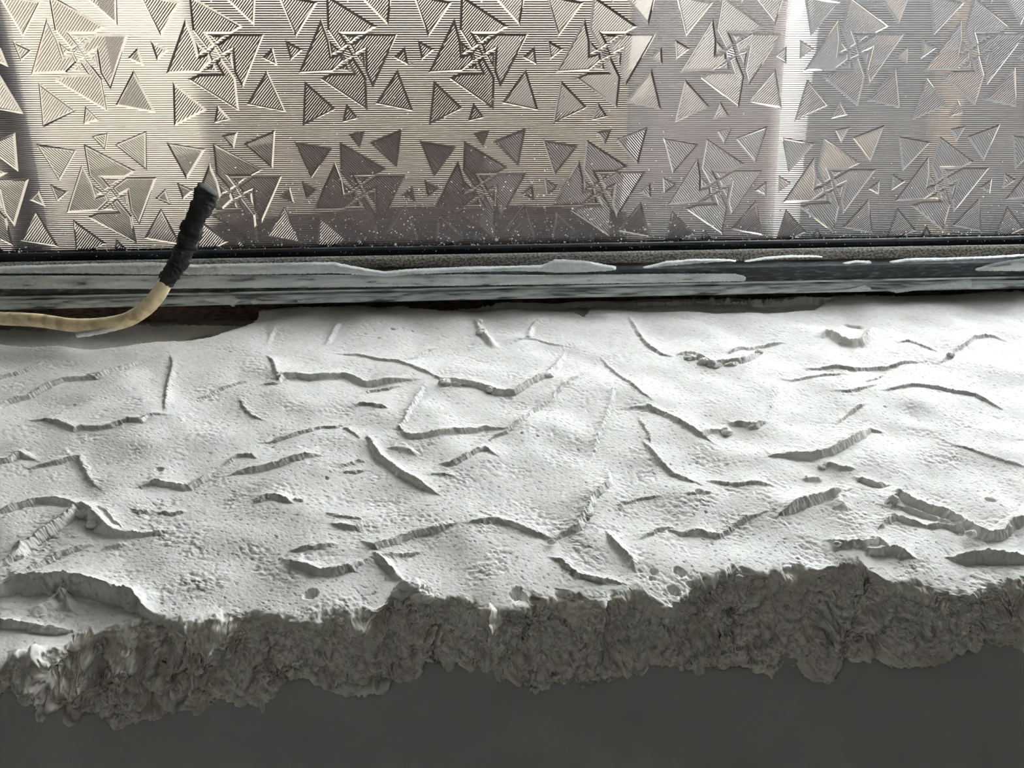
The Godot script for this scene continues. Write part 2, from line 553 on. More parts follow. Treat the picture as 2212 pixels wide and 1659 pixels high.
func build_frame(w: Node3D):
	var x0 := -0.78
	var x1 := 0.88
	var b := Builder.new()
	extrude(b, [[-48, 0], [0, 0], [0.4, 0.5], [0.4, 3.6], [0, 4.2], [-1.6, 4.5], [-1.6, 5.2], [0.6, 5.5], [0.8, 5.9], [0.6, 6.4]], x0, x1)
	var lo := put("bottom_rail", b.mesh(), M.rail, w)
	lo.set_meta("label", "lower lip of the frame, streaked with dried plaster")
	b = Builder.new()
	extrude(b, [[0.6, 6.4], [0.2, 7.2], [-0.6, 11.6], [-1.4, 12.6], [-3.4, 13.4], [-6.0, 14.2]], x0, x1)
	put("rail_face", b.mesh(), M.dark, w)
	b = Builder.new()
	extrude(b, [[-6.0, 13.6], [-5.4, 14.6], [-5.6, 18.2], [-6.4, 19.0], [-8.0, 19.2]], x0, x1)
	put("glazing_bead", b.mesh(), M.bead, w)
	b = Builder.new()
	extrude(b, [[-7.6, 18.6], [-7.9, 19.8], [-8.8, 21.2], [-10.2, 21.9], [-12.6, 21.8]], x0, x1)
	var gk := put("gasket", b.mesh(), M.rubber, w)
	gk.set_meta("label", "black rubber gasket along the foot of the glass")
	b = Builder.new()
	b.box(Vector3(x0, 0.001, -0.048), Vector3(x1, 0.011, -0.0165))
	b.box(Vector3(x0, 0.011, -0.0176), Vector3(x1, 0.0218, -0.0166))
	b.box(Vector3(x0, 0.562, -0.048), Vector3(x1, 0.60, 0.0))
	b.box(Vector3(x0, 0.012, -0.048), Vector3(-0.742, 0.562, 0.0))
	b.box(Vector3(0.842, 0.012, -0.048), Vector3(x1, 0.562, 0.0))
	put("outer_frame", b.mesh(), M.shade, w)
	b = Builder.new()
	b.box(Vector3(x0, -0.0128, -0.11), Vector3(x1, 0.0005, -0.0485))
	put("outer_sill", b.mesh(), M.stone, w)
	var n := 0
	for t in [
		[-2064, 200, 169, -1951, 198, 167, -1701, 201, 162, -1313, 204, 147, -1139, 190, 142, -863, 191, 138, -544, 190, 138, -466, 171, 132, -326, 142, 119, -224, 151, 127, 22, 157, 133, 228, 157, 136, 373, 159, 128, 434, 184, 121, 559, 177, 120, 665, 155, 125, 712, 146, 133],
		[834, 141, 136, 938, 166, 145, 1064, 174, 154, 1192, 172, 162, 1261, 166, 161], [1300, 161, 157, 1383, 177, 167, 1490, 184, 174, 1619, 181, 175, 1659, 176, 174],
		[1761, 143, 140, 1820, 153, 144, 1886, 150, 138, 1896, 143, 139], [1983, 146, 140, 2059, 158, 144, 2114, 159, 145, 2257, 158, 148, 2412, 160, 152, 2603, 168, 160, 2721, 170, 164]]:
		var o = smear("plaster_bead", w, M.smear, t, 0.0, 0.0012, 300 + n)
		o.set_meta("label", "white plaster bead squeezed along the ledge of the frame")
		n += 1
	var f1 = smear("plaster_film", w, M.film, [-2111, 163, 98, -1960, 156, 95, -1382, 144, 82, -590, 132, 71, 21, 122, 67, 436, 111, 65, 857, 107, 63, 1070, 105, 63, 1264, 101, 63, 1304, 91, 64, 1318, 82, 73], 0.0002, 0.0009, 330, 0.0002, 0.0)
	f1.set_meta("label", "grey plaster fillet with a rounded end smeared on the frame face")
	smear("plaster_film", w, M.film, [2403, 103, 94, 2485, 127, 88, 2549, 137, 86, 2617, 149, 85, 2768, 155, 86], 0.0002, 0.0005, 331)
	for t in [[-1124, 41, 26, -1084, 43, 16, -1023, 48, 2, -1003, 45, -10, -975, 34, 18, -961, 27, 18], [1560, 14, 7, 1714, 15, 3, 1801, 20, 6, 1885, 41, 9, 1921, 17, 10],
		[1990, 16, 9, 2046, 17, -9, 2154, 33, 5, 2284, 46, 5, 2358, 63, 5, 2394, 53, 4, 2411, 11, 2], [-933, 28, 17, -913, 30, -1, -865, 20, 11], [-1588, 26, 15, -1568, 27, 5, -1550, 20, 9],
		[-1722, 29, 16, -1663, 25, 8, -1616, 17, 11], [-1438, 27, 16, -1406, 28, 19, -1395, 23, 17], [-723, 21, 8, -682, 23, 12, -650, 20, 13]]:
		smear("plaster_crumb", w, M.smear, t, 0.0006, 0.0006, 340 + n, 0.0004)
		n += 1
	# flecks of plaster thrown on the foot of the glass
	var rng := RandomNumberGenerator.new()
	rng.seed = 5
	var fleck := SphereMesh.new()
	fleck.radius = 1.0
	fleck.height = 1.0
	fleck.is_hemisphere = true
	fleck.radial_segments = 7
	fleck.rings = 2
	var places: Array[Transform3D] = []
	while places.size() < 1700:
		var x := rng.randf_range(-0.21, 0.27)
		var y := 0.0200 + pow(rng.randf(), 2.2) * 0.10
		var dense := clampf(1.15 - absf(x - 0.0) / 0.13, 0.10, 1.0)
		if y < 0.0245: dense = maxf(dense, 0.75)
		if y > 0.05: dense *= 0.25
		if rng.randf() > dense: continue
		var r := 0.00014 + 0.00027 * pow(rng.randf(), 3.0)
		if rng.randf() < 0.012: r *= 2.2
		var bs := Basis(Vector3(1, 0, 0), PI / 2).scaled_local(Vector3(r * rng.randf_range(0.8, 1.6), r * 0.6, r * rng.randf_range(0.8, 1.3)))
		places.append(Transform3D(bs, Vector3(x, y, GLASS_Z + 0.0002)))
	for i in 160:
		var x := rng.randf_range(-0.2, 0.27)
		var r := 0.0001 + 0.0002 * pow(rng.randf(), 3.0)
		places.append(Transform3D(Basis(Vector3(1, 0, 0), PI / 2).scaled_local(Vector3(r, r * 0.6, r)), Vector3(x, rng.randf_range(0.0190, 0.0205), -0.0080)))
	var mm := MultiMesh.new()
	mm.transform_format = MultiMesh.TRANSFORM_3D
	mm.mesh = fleck
	mm.instance_count = places.size()
	for i in places.size():
		mm.set_instance_transform(i, places[i])
	var sp := MultiMeshInstance3D.new()
	sp.name = "plaster_specks"
	sp.multimesh = mm
	sp.material_override = M.smear
	sp.set_meta("kind", "stuff")
	sp.set_meta("label", "tiny white plaster specks spattered over the foot of the glass")
	w.add_child(sp)

# ---------------------------------------------------------------- plaster sill
var NU := 0
var NT := 0
var EXT := 36
var Q := PackedFloat32Array()
var XL := PackedFloat32Array()
var XR := PackedFloat32Array()
var HH := PackedFloat32Array()
var JIT := PackedFloat32Array()
var JIT2 := PackedFloat32Array()
var CRUMB := PackedFloat32Array()
var crest := PackedInt32Array()
var under := PackedInt32Array()

func col_x(i: int, j: int) -> float:
	var inner := NU - 2 * EXT
	if i < EXT:
		var k := float(EXT - i) / EXT
		return lerpf(XL[j], -0.775, k * k)
	if i >= NU - EXT:
		var k := float(i - (NU - EXT) + 1) / EXT
		return lerpf(XR[j], 0.875, k * k)
	return lerpf(XL[j], XR[j], float(i - EXT) / (inner - 1))

func look(t: PackedInt32Array, x: float) -> float:
	var k := t.size() / 2
	var v := x * 10000.0
	if v <= t[0]: return t[1] * 1e-4
	for i in range(1, k):
		if v < t[i * 2]:
			return lerpf(t[i * 2 - 1], t[i * 2 + 1], (v - t[i * 2 - 2]) / float(t[i * 2] - t[i * 2 - 2])) * 1e-4
	return t[k * 2 - 1] * 1e-4

var LUT := PackedFloat32Array()
var LUTS := PackedFloat32Array()

func make_crest_table(edge: FastNoiseLite, wide: FastNoiseLite):
	for i in 3400:
		var x := -0.80 + i * 0.0005
		var ze := look(crest, x) + edge.get_noise_2d(x, 0.3) * 0.0020
		if x < -0.115 or x > 0.155:
			ze += wide.get_noise_2d(x, 0.5) * 0.006
		LUT.append(ze)
	for i in 3400:
		var sum := 0.0
		for k in range(-16, 17):
			sum += LUT[clampi(i + k, 0, 3399)]
		LUTS.append(sum / 33.0)

func from_table(t: PackedFloat32Array, x: float) -> float:
	var f := clampf((x + 0.80) / 0.0005, 0.0, 3398.0)
	var i := int(f)
	return lerpf(t[i], t[i + 1], f - i)

func stroke(kind: int, s_mm: float, l_mm: float, t: Array):
	# 0: a trowelled step, low on the right of its way; 1: a raised bead; 2: a pit
	var s := s_mm * (0.00075 if kind == 0 else 0.0012 if kind == 3 else 0.001)
	if kind == 3: kind = 0
	var l := l_mm * 0.001
	var p := PackedVector2Array()
	for i in range(0, t.size(), 2):
		p.append(Vector2(t[i], t[i + 1]) * 1e-4)
	var reach := l * 1.9 if kind == 0 else l * 1.8
	var lo := p[0]
	var hi := p[0]
	for q in p:
		lo = lo.min(q)
		hi = hi.max(q)
	lo -= Vector2(reach, reach)
	hi += Vector2(reach, reach)
	var segs := p.size() - 1
	var run := PackedFloat32Array([0.0])
	for i in segs:
		run.append(run[i] + p[i].distance_to(p[i + 1]))
	var total := run[segs]
	var inner := NU - 2 * EXT
	for j in NT:
		if Q[j] < lo.y or Q[j] > hi.y: continue
		var sc := (inner - 1) / (XR[j] - XL[j])
		var i0 := clampi(EXT + int((lo.x - XL[j]) * sc), EXT, NU - EXT - 1)
		var i1 := clampi(EXT + int((hi.x - XL[j]) * sc) + 1, EXT, NU - EXT - 1)
		for i in range(i0, i1 + 1):
			var at := j * NU + i
			var pt := Vector2(XL[j] + (i - EXT) / sc, Q[j])
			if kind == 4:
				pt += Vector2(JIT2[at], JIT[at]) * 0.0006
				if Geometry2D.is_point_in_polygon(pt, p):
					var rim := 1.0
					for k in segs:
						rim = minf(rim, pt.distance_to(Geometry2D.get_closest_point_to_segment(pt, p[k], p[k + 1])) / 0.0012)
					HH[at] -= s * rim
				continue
			if kind == 2:
				var dd := pt.distance_to(p[0]) * (1.0 + 0.35 * JIT[at])
				if dd < l:
					HH[at] -= s * (1.0 - pow(dd / l, 3.0))
				continue
			pt += Vector2(JIT2[at], JIT[at]) * (0.00055 if kind == 0 else 0.0004)
			var best := 1e9
			var side := 0.0
			var along := 0.0
			for k in segs:
				var a := p[k]
				var d := p[k + 1] - a
				var f := clampf((pt - a).dot(d) / d.length_squared(), 0.0, 1.0)
				var off := pt - (a + d * f)
				var ds := off.length_squared()
				if ds < best:
					best = ds
					side = off.x * -d.y + off.y * d.x
					along = run[k] + f * d.length()
			var dist := sqrt(best)
			if dist > reach: continue
			var fade := clampf(minf(along, total - along) / (total * 0.18), 0.0, 1.0)
			fade = 0.25 + 0.75 * fade if kind == 0 else fade
			if along <= 0.0 or along >= total:
				fade *= clampf(1.0 - dist / (l * 0.35), 0.0, 1.0)
			if kind == 1:
				HH[at] += s * fade * exp(-pow(dist / l, 2.0) * 1.6) * (1.0 + 0.3 * JIT[at])
				continue
			var ht := s * fade * (0.9 + 0.22 * JIT2[at])
			if dist < 0.0022:
				HH[at] += CRUMB[at] * 0.0004 * fade * (1.0 - dist / 0.0022)
			if side < 0.0:
				var u := dist / l
				HH[at] += ht * (0.72 * exp(-u * 1.7) + 0.28 * exp(-u * u * 14.0)) * (1.0 - u / 1.9)
			else:
				var w := maxf(ht * 0.65, 0.0003)
				if dist < w:
					HH[at] += ht * (1.0 - dist / w)
				elif dist < w + l * 0.5:
					HH[at] -= ht * 0.12 * (1.0 - (dist - w) / (l * 0.5))

func build_sill():
	var inner := 900
	NU = inner + 2 * EXT
	var q := -0.012
	while q < 0.262:
		Q.append(q)
		XL.append(lerpf(-0.218, -0.126, clampf(q / 0.195, 0, 1)) if q < 0.195 else lerpf(-0.126, -0.150, (q - 0.195) / 0.06))
		XR.append(lerpf(0.290, 0.160, clampf(q / 0.195, 0, 1)) if q < 0.195 else lerpf(0.160, 0.190, (q - 0.195) / 0.06))
		q += lerpf(0.0006, 0.00028, clampf((q - 0.01) / 0.16, 0, 1))
	NT = Q.size()
	HH.resize(NU * NT)
	JIT.resize(NU * NT)
	JIT2.resize(NU * NT)
	CRUMB.resize(NU * NT)
	var n3 := noise(14, 1100.0, 2)
	var n1 := noise(1, 330.0, 3)
	var n2 := noise(2, 240.0, 3)
	var wide := noise(3, 26.0, 2)
	var rough := noise(4, 60.0, 2)
	var grain := noise(5, 700.0, 3)
	var sheet := noise(6, 80.0, 2)
	var cell := FastNoiseLite.new()
	cell.seed = 9
	cell.noise_type = FastNoiseLite.TYPE_CELLULAR
	cell.frequency = 62.0
	cell.cellular_return_type = FastNoiseLite.RETURN_CELL_VALUE
	cell.domain_warp_enabled = true
	cell.domain_warp_amplitude = 0.004
	cell.domain_warp_frequency = 120.0
	crest.append_array([-1099, 2090, -1042, 2086, -1008, 2072, -979, 2056, -952, 2037, -926, 1998, -919, 1963, -898, 1961, -874, 1978, -844, 1963])
	crest.append_array([-807, 1961, -783, 1956, -773, 1938, -723, 1941, -691, 1953, -660, 1968, -629, 1950, -576, 1940, -514, 1942, -457, 1947])
	crest.append_array([-411, 1962, -374, 1977, -333, 1953, -269, 1943, -230, 1937, -207, 1934, -188, 1884, -164, 1837, -122, 1847, -100, 1867])
	crest.append_array([-88, 1917, -62, 1915, -9, 1897, 5, 1911, 25, 1953, 53, 1961, 102, 1971, 131, 1953, 151, 1922, 198, 1920])
	crest.append_array([247, 1918, 280, 1928, 305, 1958, 341, 1971, 357, 1929, 392, 1911, 424, 1903, 442, 1933, 465, 1962, 498, 1973])
	crest.append_array([525, 1958, 560, 1927, 589, 1885, 638, 1883, 686, 1856, 717, 1867, 743, 1884, 767, 1886, 794, 1879, 843, 1845])
	crest.append_array([880, 1855, 907, 1867, 952, 1857, 1007, 1833, 1033, 1835, 1034, 1875, 1039, 1903, 1075, 1924, 1148, 1932, 1171, 1947])
	crest.append_array([1189, 1961, 1217, 1976, 1261, 1979, 1298, 1967, 1355, 1950, 1393, 1930, 1438, 1924, 1511, 1923])
	under.append_array([-1125, -73, -1070, -87, -1021, -116, -984, -139, -969, -201, -908, -285, -894, -335, -846, -340, -805, -331, -686, -315])
	under.append_array([-627, -302, -597, -330, -539, -336, -508, -300, -492, -251, -467, -234, -413, -225, -325, -240, -263, -271, -238, -248])
	under.append_array([-164, -337, -156, -315, -87, -242, -48, -261, 34, -202, 44, -220, 104, -252, 156, -315, 176, -351, 207, -343])
	under.append_array([269, -324, 398, -334, 446, -280, 479, -232, 543, -250, 580, -308, 654, -357, 709, -348, 768, -343, 855, -402])
	under.append_array([900, -376, 1024, -437, 1054, -312, 1096, -294, 1155, -318, 1186, -322, 1223, -276, 1307, -230, 1371, -228, 1444, -263])
	under.append_array([1531, -275, 1611, -285])
	var edge := noise(8, 300.0, 4)
	for j in NT:
		for i in NU:
			var at := j * NU + i
			var x := col_x(i, j)
			JIT[at] = n1.get_noise_2d(x, Q[j])
			JIT2[at] = n2.get_noise_2d(x, Q[j])
			CRUMB[at] = n3.get_noise_2d(x, Q[j])
	stroke(0, 1.5, 6.0, [-1730, 700, -1697, 665, -1647, 630, -1610, 575, -1580, 525])
	stroke(0, 2.2, 7.0, [-1609, 921, -1596, 883, -1588, 850, -1563, 825, -1530, 810, -1495, 749, -1453, 708, -1396, 693, -1341, 685, -1324, 649, -1262, 583, -1198, 506])
	stroke(0, 1.8, 7.0, [-1129, 518, -1103, 572, -1087, 674, -1068, 767, -1043, 855, -1023, 945])
	stroke(0, 1.7, 7.0, [-1449, 986, -1395, 989, -1342, 1023, -1276, 1066, -1256, 1052, -1213, 1055, -1163, 1049, -1125, 1015, -1073, 1033, -1052, 988, -1017, 990])
	stroke(0, 2.2, 5.0, [-1466, 1253, -1431, 1239, -1408, 1230, -1395, 1196, -1345, 1221])
	stroke(0, 1.7, 6.0, [-1333, 1271, -1285, 1253, -1238, 1230, -1205, 1213, -1160, 1294, -1124, 1353, -1087, 1392])
	stroke(0, 1.0, 5.0, [-940, 871, -895, 819, -845, 769, -786, 736])
	stroke(0, 1.0, 5.0, [-789, 870, -745, 955, -704, 1005, -674, 1029])
	stroke(0, 1.6, 3.0, [-733, 1291, -723, 1260, -710, 1240, -668, 1242, -651, 1265])
	stroke(0, 2.4, 6.0, [-704, 1354, -670, 1341, -637, 1333, -571, 1314, -497, 1279, -450, 1269])
	stroke(0, 2.2, 5.0, [-958, 1406, -927, 1382, -872, 1393, -818, 1405, -792, 1373, -761, 1331])
	stroke(0, 1.0, 5.0, [-771, 429, -771, 330, -773, 246])
	stroke(1, 1.2, 1.2, [-514, 202, -527, 288, -527, 335, -542, 433])
	stroke(0, 1.6, 7.0, [-748, 548, -716, 606, -696, 678, -669, 761])
	stroke(0, 2.6, 8.0, [-712, 780, -668, 776, -654, 733, -609, 724, -547, 731, -482, 724, -428, 716, -395, 740, -349, 783, -286, 769, -186, 767])
	stroke(0, 1.0, 5.0, [-367, 888, -332, 827, -282, 823, -223, 805])
	stroke(0, 1.2, 6.0, [-485, 526, -387, 557, -316, 589, -251, 613, -208, 651, -159, 693, -122, 714, -87, 758])
	stroke(0, 2.8, 6.0, [-96, 754, -70, 781, -36, 790, 3, 814, 57, 825, 97, 849, 134, 879, 188, 886, 239, 835, 289, 791, 324, 759, 363, 688, 414, 565])
	stroke(0, 0.8, 4.0, [-233, 618, -181, 581, -127, 500, -90, 485])
	stroke(0, 1.6, 5.0, [-206, 1123, -183, 1030, -160, 924, -132, 807])
	stroke(0, 2.0, 6.0, [-213, 1105, -199, 1141, -180, 1168, -144, 1173, -94, 1159, -29, 1142, 34, 1128, 81, 1113, 137, 1134])
	stroke(0, 1.4, 6.0, [63, 1226, 82, 1195, 106, 1171, 145, 1156, 172, 1118, 197, 1092, 244, 1023, 299, 960, 359, 867, 423, 787, 476, 741])
	stroke(0, 1.7, 3.0, [-376, 951, -343, 940, -313, 948, -258, 984])
	stroke(0, 1.2, 5.0, [-656, 1166, -616, 1163, -564, 1134, -511, 1108, -471, 1089, -425, 1092, -390, 1067])
	stroke(0, 1.0, 4.0, [-393, 1094, -368, 1134, -337, 1171])
	stroke(0, 2.8, 5.0, [-308, 1164, -287, 1216, -269, 1261, -229, 1314, -190, 1377, -135, 1432, -82, 1492])
	stroke(0, 2.0, 4.0, [-73, 1331, -30, 1339, 8, 1307, 41, 1279, 68, 1259, 98, 1301])
	stroke(0, 1.2, 4.0, [-236, 1224, -207, 1229, -186, 1236, -152, 1265])
	stroke(0, 0.8, 3.0, [-378, 1328, -346, 1304, -302, 1283])
	stroke(0, 1.0, 3.0, [-370, 1354, -334, 1349, -304, 1343])
	stroke(0, 0.6, 3.0, [-114, 1389, -72, 1389, -30, 1404])
	stroke(1, 1.2, 1.3, [369, 231, 329, 278, 300, 335, 276, 435])
	stroke(0, 0.7, 4.0, [193, 492, 247, 451, 304, 445, 357, 475, 415, 500])
	stroke(1, 2.0, 1.6, [68, 194, 77, 279, 86, 346, 103, 407, 144, 515])
	stroke(0, 1.7, 4.0, [734, 232, 735, 369, 743, 452, 753, 524, 791, 603, 827, 630])
	stroke(0, 3.0, 3.0, [855, 615, 887, 600, 918, 623, 940, 661, 965, 715, 1006, 701, 1040, 707, 1087, 702, 1128, 672, 1187, 617])
	stroke(0, 1.8, 3.0, [1058, 618, 1118, 575, 1161, 573, 1201, 554, 1308, 534])
	stroke(0, 0.9, 4.0, [548, 614, 563, 680, 581, 736, 620, 836, 639, 912, 673, 979])
	stroke(0, 2.0, 6.0, [590, 1014, 624, 1019, 656, 1014, 683, 1058, 714, 1114, 751, 1174, 784, 1223, 813, 1192, 843, 1185, 901, 1158])
	stroke(0, 2.2, 3.0, [898, 1140, 937, 1145, 955, 1159, 978, 1175, 1018, 1153])
	stroke(0, 1.2, 6.0, [410, 1304, 436, 1225, 470, 1130, 502, 1048, 535, 947, 565, 854])
	stroke(0, 0.7, 4.0, [602, 1079, 606, 1144, 605, 1215, 604, 1269])
	stroke(0, 1.4, 5.0, [582, 1251, 599, 1323, 618, 1377, 638, 1427, 667, 1456, 700, 1485])
	stroke(0, 1.2, 4.0, [733, 1467, 761, 1476, 783, 1487, 812, 1501, 873, 1500, 919, 1520])
	stroke(0, 2.4, 7.0, [232, 1721, 259, 1703, 282, 1688, 315, 1675, 328, 1639, 348, 1612, 365, 1556, 388, 1525, 409, 1498, 439, 1462, 444, 1410])
	stroke(0, 1.7, 6.0, [7, 1642, 46, 1632, 84, 1626, 123, 1645, 169, 1675, 193, 1692, 215, 1704, 236, 1721])
	stroke(0, 2.0, 6.0, [-276, 1709, -239, 1731, -194, 1710, -161, 1687, -127, 1669, -92, 1665, -63, 1656, -29, 1642])
	stroke(0, 1.0, 4.0, [-219, 1762, -196, 1756, -167, 1758, -119, 1744])
	stroke(0, 1.3, 4.0, [-460, 1733, -436, 1726, -403, 1725, -347, 1717])
	stroke(0, 2.4, 6.0, [-475, 1765, -458, 1779, -414, 1800, -376, 1820, -337, 1822, -301, 1812, -264, 1787])
	stroke(0, 2.6, 3.0, [-241, 1757, -218, 1785, -197, 1815, -183, 1833, -166, 1850])
	stroke(0, 2.0, 4.0, [-599, 1506, -573, 1485, -537, 1492, -497, 1521])
	stroke(0, 1.2, 2.0, [-492, 1504, -476, 1509, -464, 1503])
	stroke(0, 0.8, 3.0, [-389, 1569, -362, 1582, -335, 1590, -286, 1606])
	stroke(0, 1.4, 4.0, [-373, 1621, -337, 1634, -300, 1648, -276, 1612])
	stroke(0, 2.4, 6.0, [-1322, 1528, -1305, 1512, -1270, 1483, -1231, 1461, -1175, 1456, -1139, 1467, -1098, 1494])
	stroke(0, 4.2, 7.0, [-1210, 1767, -1196, 1746, -1170, 1711, -1169, 1678, -1149, 1640, -1124, 1598, -1100, 1550, -1095, 1516, -1080, 1510, -1039, 1545, -993, 1596, -956, 1622, -903, 1636])
	stroke(0, 1.4, 4.0, [-919, 1627, -892, 1630, -867, 1628, -818, 1617])
	stroke(0, 1.6, 5.0, [-1141, 1792, -1124, 1772, -1105, 1755, -1066, 1707, -1035, 1686, -995, 1667])
	stroke(0, 1.2, 3.0, [-1040, 1515, -1006, 1538, -972, 1576, -941, 1605])
	stroke(0, 1.2, 3.0, [-943, 1521, -917, 1533, -893, 1519])
	stroke(0, 1.2, 3.0, [-867, 1530, -826, 1539, -793, 1528])
	stroke(0, 1.2, 3.0, [-962, 1683, -938, 1673, -912, 1667])
	stroke(0, 6.0, 7.0, [-1184, 1843, -1155, 1835, -1120, 1807, -1067, 1807, -1007, 1811, -961, 1827, -911, 1847, -865, 1871, -818, 1889, -775, 1932, -751, 1947])
	stroke(0, 2.5, 4.0, [-1125, 1945, -1068, 1955, -1033, 1963, -987, 1972, -932, 1978])
	stroke(0, 2.0, 3.0, [-1024, 1830, -985, 1871, -955, 1913])
	stroke(1, 1.5, 2.0, [-1052, 1919, -1023, 1886, -997, 1842, -987, 1832])
	stroke(0, 3.6, 6.0, [885, 1662, 912, 1646, 948, 1622, 1003, 1597, 1066, 1568, 1126, 1546])
	stroke(1, 1.5, 3.0, [1124, 1551, 1077, 1614, 1087, 1648])
	stroke(0, 3.6, 6.0, [1219, 1645, 1248, 1602, 1277, 1574, 1291, 1616, 1328, 1645, 1367, 1670, 1388, 1724, 1410, 1773, 1428, 1788, 1468, 1778, 1514, 1742, 1567, 1725, 1626, 1707])
	stroke(0, 2.0, 4.0, [1238, 1631, 1280, 1656, 1311, 1688, 1356, 1728, 1376, 1775])
	stroke(0, 4.0, 5.0, [1277, 1862, 1300, 1863, 1328, 1859, 1377, 1856, 1412, 1866, 1484, 1884])
	stroke(0, 2.4, 4.0, [983, 1767, 1006, 1780, 1024, 1789, 1071, 1792, 1116, 1783, 1130, 1807])
	stroke(0, 3.0, 4.0, [1062, 1810, 1079, 1825, 1101, 1832, 1135, 1828, 1169, 1861])
	stroke(0, 2.0, 4.0, [1140, 1736, 1171, 1705, 1213, 1682, 1246, 1705, 1280, 1732])
	stroke(0, 2.0, 4.0, [1279, 1736, 1317, 1726, 1344, 1738, 1372, 1758])
	stroke(0, 1.6, 5.0, [1314, 759, 1355, 769, 1429, 757, 1493, 777, 1578, 762, 1633, 765, 1722, 726, 1801, 719])
	stroke(0, 0.9, 4.0, [1195, 832, 1226, 845, 1285, 833, 1358, 819, 1455, 809])
	stroke(1, 2.8, 2.0, [1454, 506, 1508, 477, 1528, 506, 1543, 551, 1575, 566, 1618, 556, 1677, 501, 1749, 397])
	stroke(1, -2.5, 1.2, [1649, 343, 1677, 369, 1712, 385])
	stroke(0, 1.0, 4.0, [1775, 564, 1824, 545, 1848, 573, 1903, 633])
	stroke(0, 1.8, 5.0, [1867, 731, 1921, 684, 1970, 636, 2046, 589, 2115, 530, 2176, 510, 2207, 512, 2223, 541])
	stroke(0, 0.8, 3.0, [1492, 883, 1550, 853, 1595, 813])
	stroke(0, 0.8, 4.0, [1339, 942, 1388, 955, 1463, 935, 1538, 896])
	stroke(0, 1.6, 5.0, [1532, 946, 1586, 935, 1644, 924, 1709, 928, 1754, 945, 1794, 976, 1844, 1003, 1891, 1090])
	stroke(0, 1.2, 4.0, [1263, 1161, 1308, 1124, 1353, 1085, 1425, 1036])
	stroke(0, 3.0, 7.0, [965, 1361, 1005, 1356, 1043, 1352, 1098, 1358, 1162, 1341, 1238, 1298, 1299, 1253, 1361, 1204, 1395, 1212])
	stroke(0, 1.6, 3.0, [1105, 1412, 1139, 1406, 1160, 1428, 1202, 1438])
	stroke(0, 1.6, 3.0, [1029, 1478, 1057, 1479, 1086, 1479])
	stroke(0, 2.2, 4.0, [1190, 1478, 1212, 1508, 1234, 1524, 1264, 1526])
	stroke(0, 0.7, 4.0, [1575, 1318, 1619, 1354, 1655, 1392, 1696, 1431, 1745, 1470])
	stroke(0, 0.6, 6.0, [1022, 1153, 1069, 1062, 1159, 860])
	stroke(0, 2.0, 5.0, [385, 1706, 405, 1761, 415, 1782, 425, 1806, 435, 1863])
	stroke(0, 1.2, 4.0, [475, 1728, 499, 1713, 522, 1700, 571, 1677])
	stroke(0, 1.7, 5.0, [566, 1701, 601, 1717, 646, 1706, 665, 1717, 695, 1729, 729, 1703, 780, 1666, 839, 1648])
	stroke(0, 1.6, 4.0, [219, 1795, 250, 1810, 286, 1866, 331, 1886, 389, 1907])
	stroke(0, 0.8, 6.0, [430, 1597, 464, 1562, 515, 1542, 579, 1532])
	stroke(0, 0.7, 4.0, [647, 1536, 680, 1543, 730, 1536])
	stroke(3, 6.8, 6.0, [-857, 2031, -841, 2042, -823, 2044, -789, 2041, -770, 2047, -760, 2092, -728, 2082, -682, 2052, -635, 2051, -606, 2007, -567, 1983])
	stroke(3, 5.2, 5.0, [-965, 2148, -954, 2168, -920, 2081, -909, 2085, -883, 2027])
	stroke(3, 5.2, 6.0, [-869, 2206, -833, 2210, -786, 2207, -735, 2180, -727, 2197, -714, 2168, -694, 2148, -647, 2143, -613, 2154])
	stroke(3, 6.0, 7.0, [36, 2163, 39, 2123, 53, 2071, 47, 2024, 54, 1969])
	stroke(3, 4.5, 5.0, [53, 2144, 95, 2159, 141, 2173, 215, 2163, 255, 2139, 287, 2106, 306, 2084, 302, 2049])
	stroke(3, 4.5, 5.0, [309, 2129, 382, 2139, 437, 2137, 476, 2128, 517, 2082])
	stroke(3, 3.8, 5.0, [539, 2096, 630, 2112, 698, 2101, 693, 2022])
	stroke(3, 4.5, 5.0, [713, 2094, 751, 2099, 797, 2099, 853, 2116, 858, 2098, 893, 2124, 906, 2109, 1001, 2101, 964, 2008])
	stroke(3, 3.8, 5.0, [1082, 2229, 1055, 2120, 1071, 2107, 1087, 2058, 1103, 2002])
	stroke(3, 3.8, 4.0, [1148, 2091, 1162, 2094, 1173, 2091, 1162, 2009])
	stroke(3, 3.8, 5.0, [1347, 2144, 1361, 2086, 1358, 2038, 1375, 2006])
	stroke(3, 3.8, 4.0, [-1002, 2119, -976, 2128, -974, 2183, -945, 2178])
	stroke(3, 3.8, 4.0, [-593, 2187, -560, 2148, -516, 2079, -492, 2034])
	stroke(3, 3.0, 4.0, [-488, 2129, -449, 2107, -405, 2101])
	stroke(3, 3.0, 4.0, [-110, 2092, -91, 2079, -61, 2087])
	stroke(3, 3.0, 4.0, [-1020, 2084, -991, 2069, -972, 2058, -968, 2080])
	stroke(4, 7.0, 1.0, [-2234, -145, -1986, 351, -1839, 359, -1715, 397, -1547, 415, -1448, 416, -1280, 408, -1179, 384, -1109, 374, -1012, 358, -958, 310, -915, 252, -890, 191, -869, 101, -903, -72, -2234, -145])  # hollow added so the shadow by the cable is in the sill's shape
	stroke(4, 3.0, 1.0, [-233, -35, -228, 74, 16, 130, 241, 121, 504, 157, 541, 211, 578, 140, 830, 175, 1334, 224, 1574, 195, 1710, 72, -233, -35])
	stroke(2, 3.0, 1.9, [-385, 1902])
	stroke(2, 1.0, 0.5, [-905, 494])
	stroke(2, 1.5, 1.0, [-280, 313])
	stroke(2, 1.0, 0.6, [-199, 313])
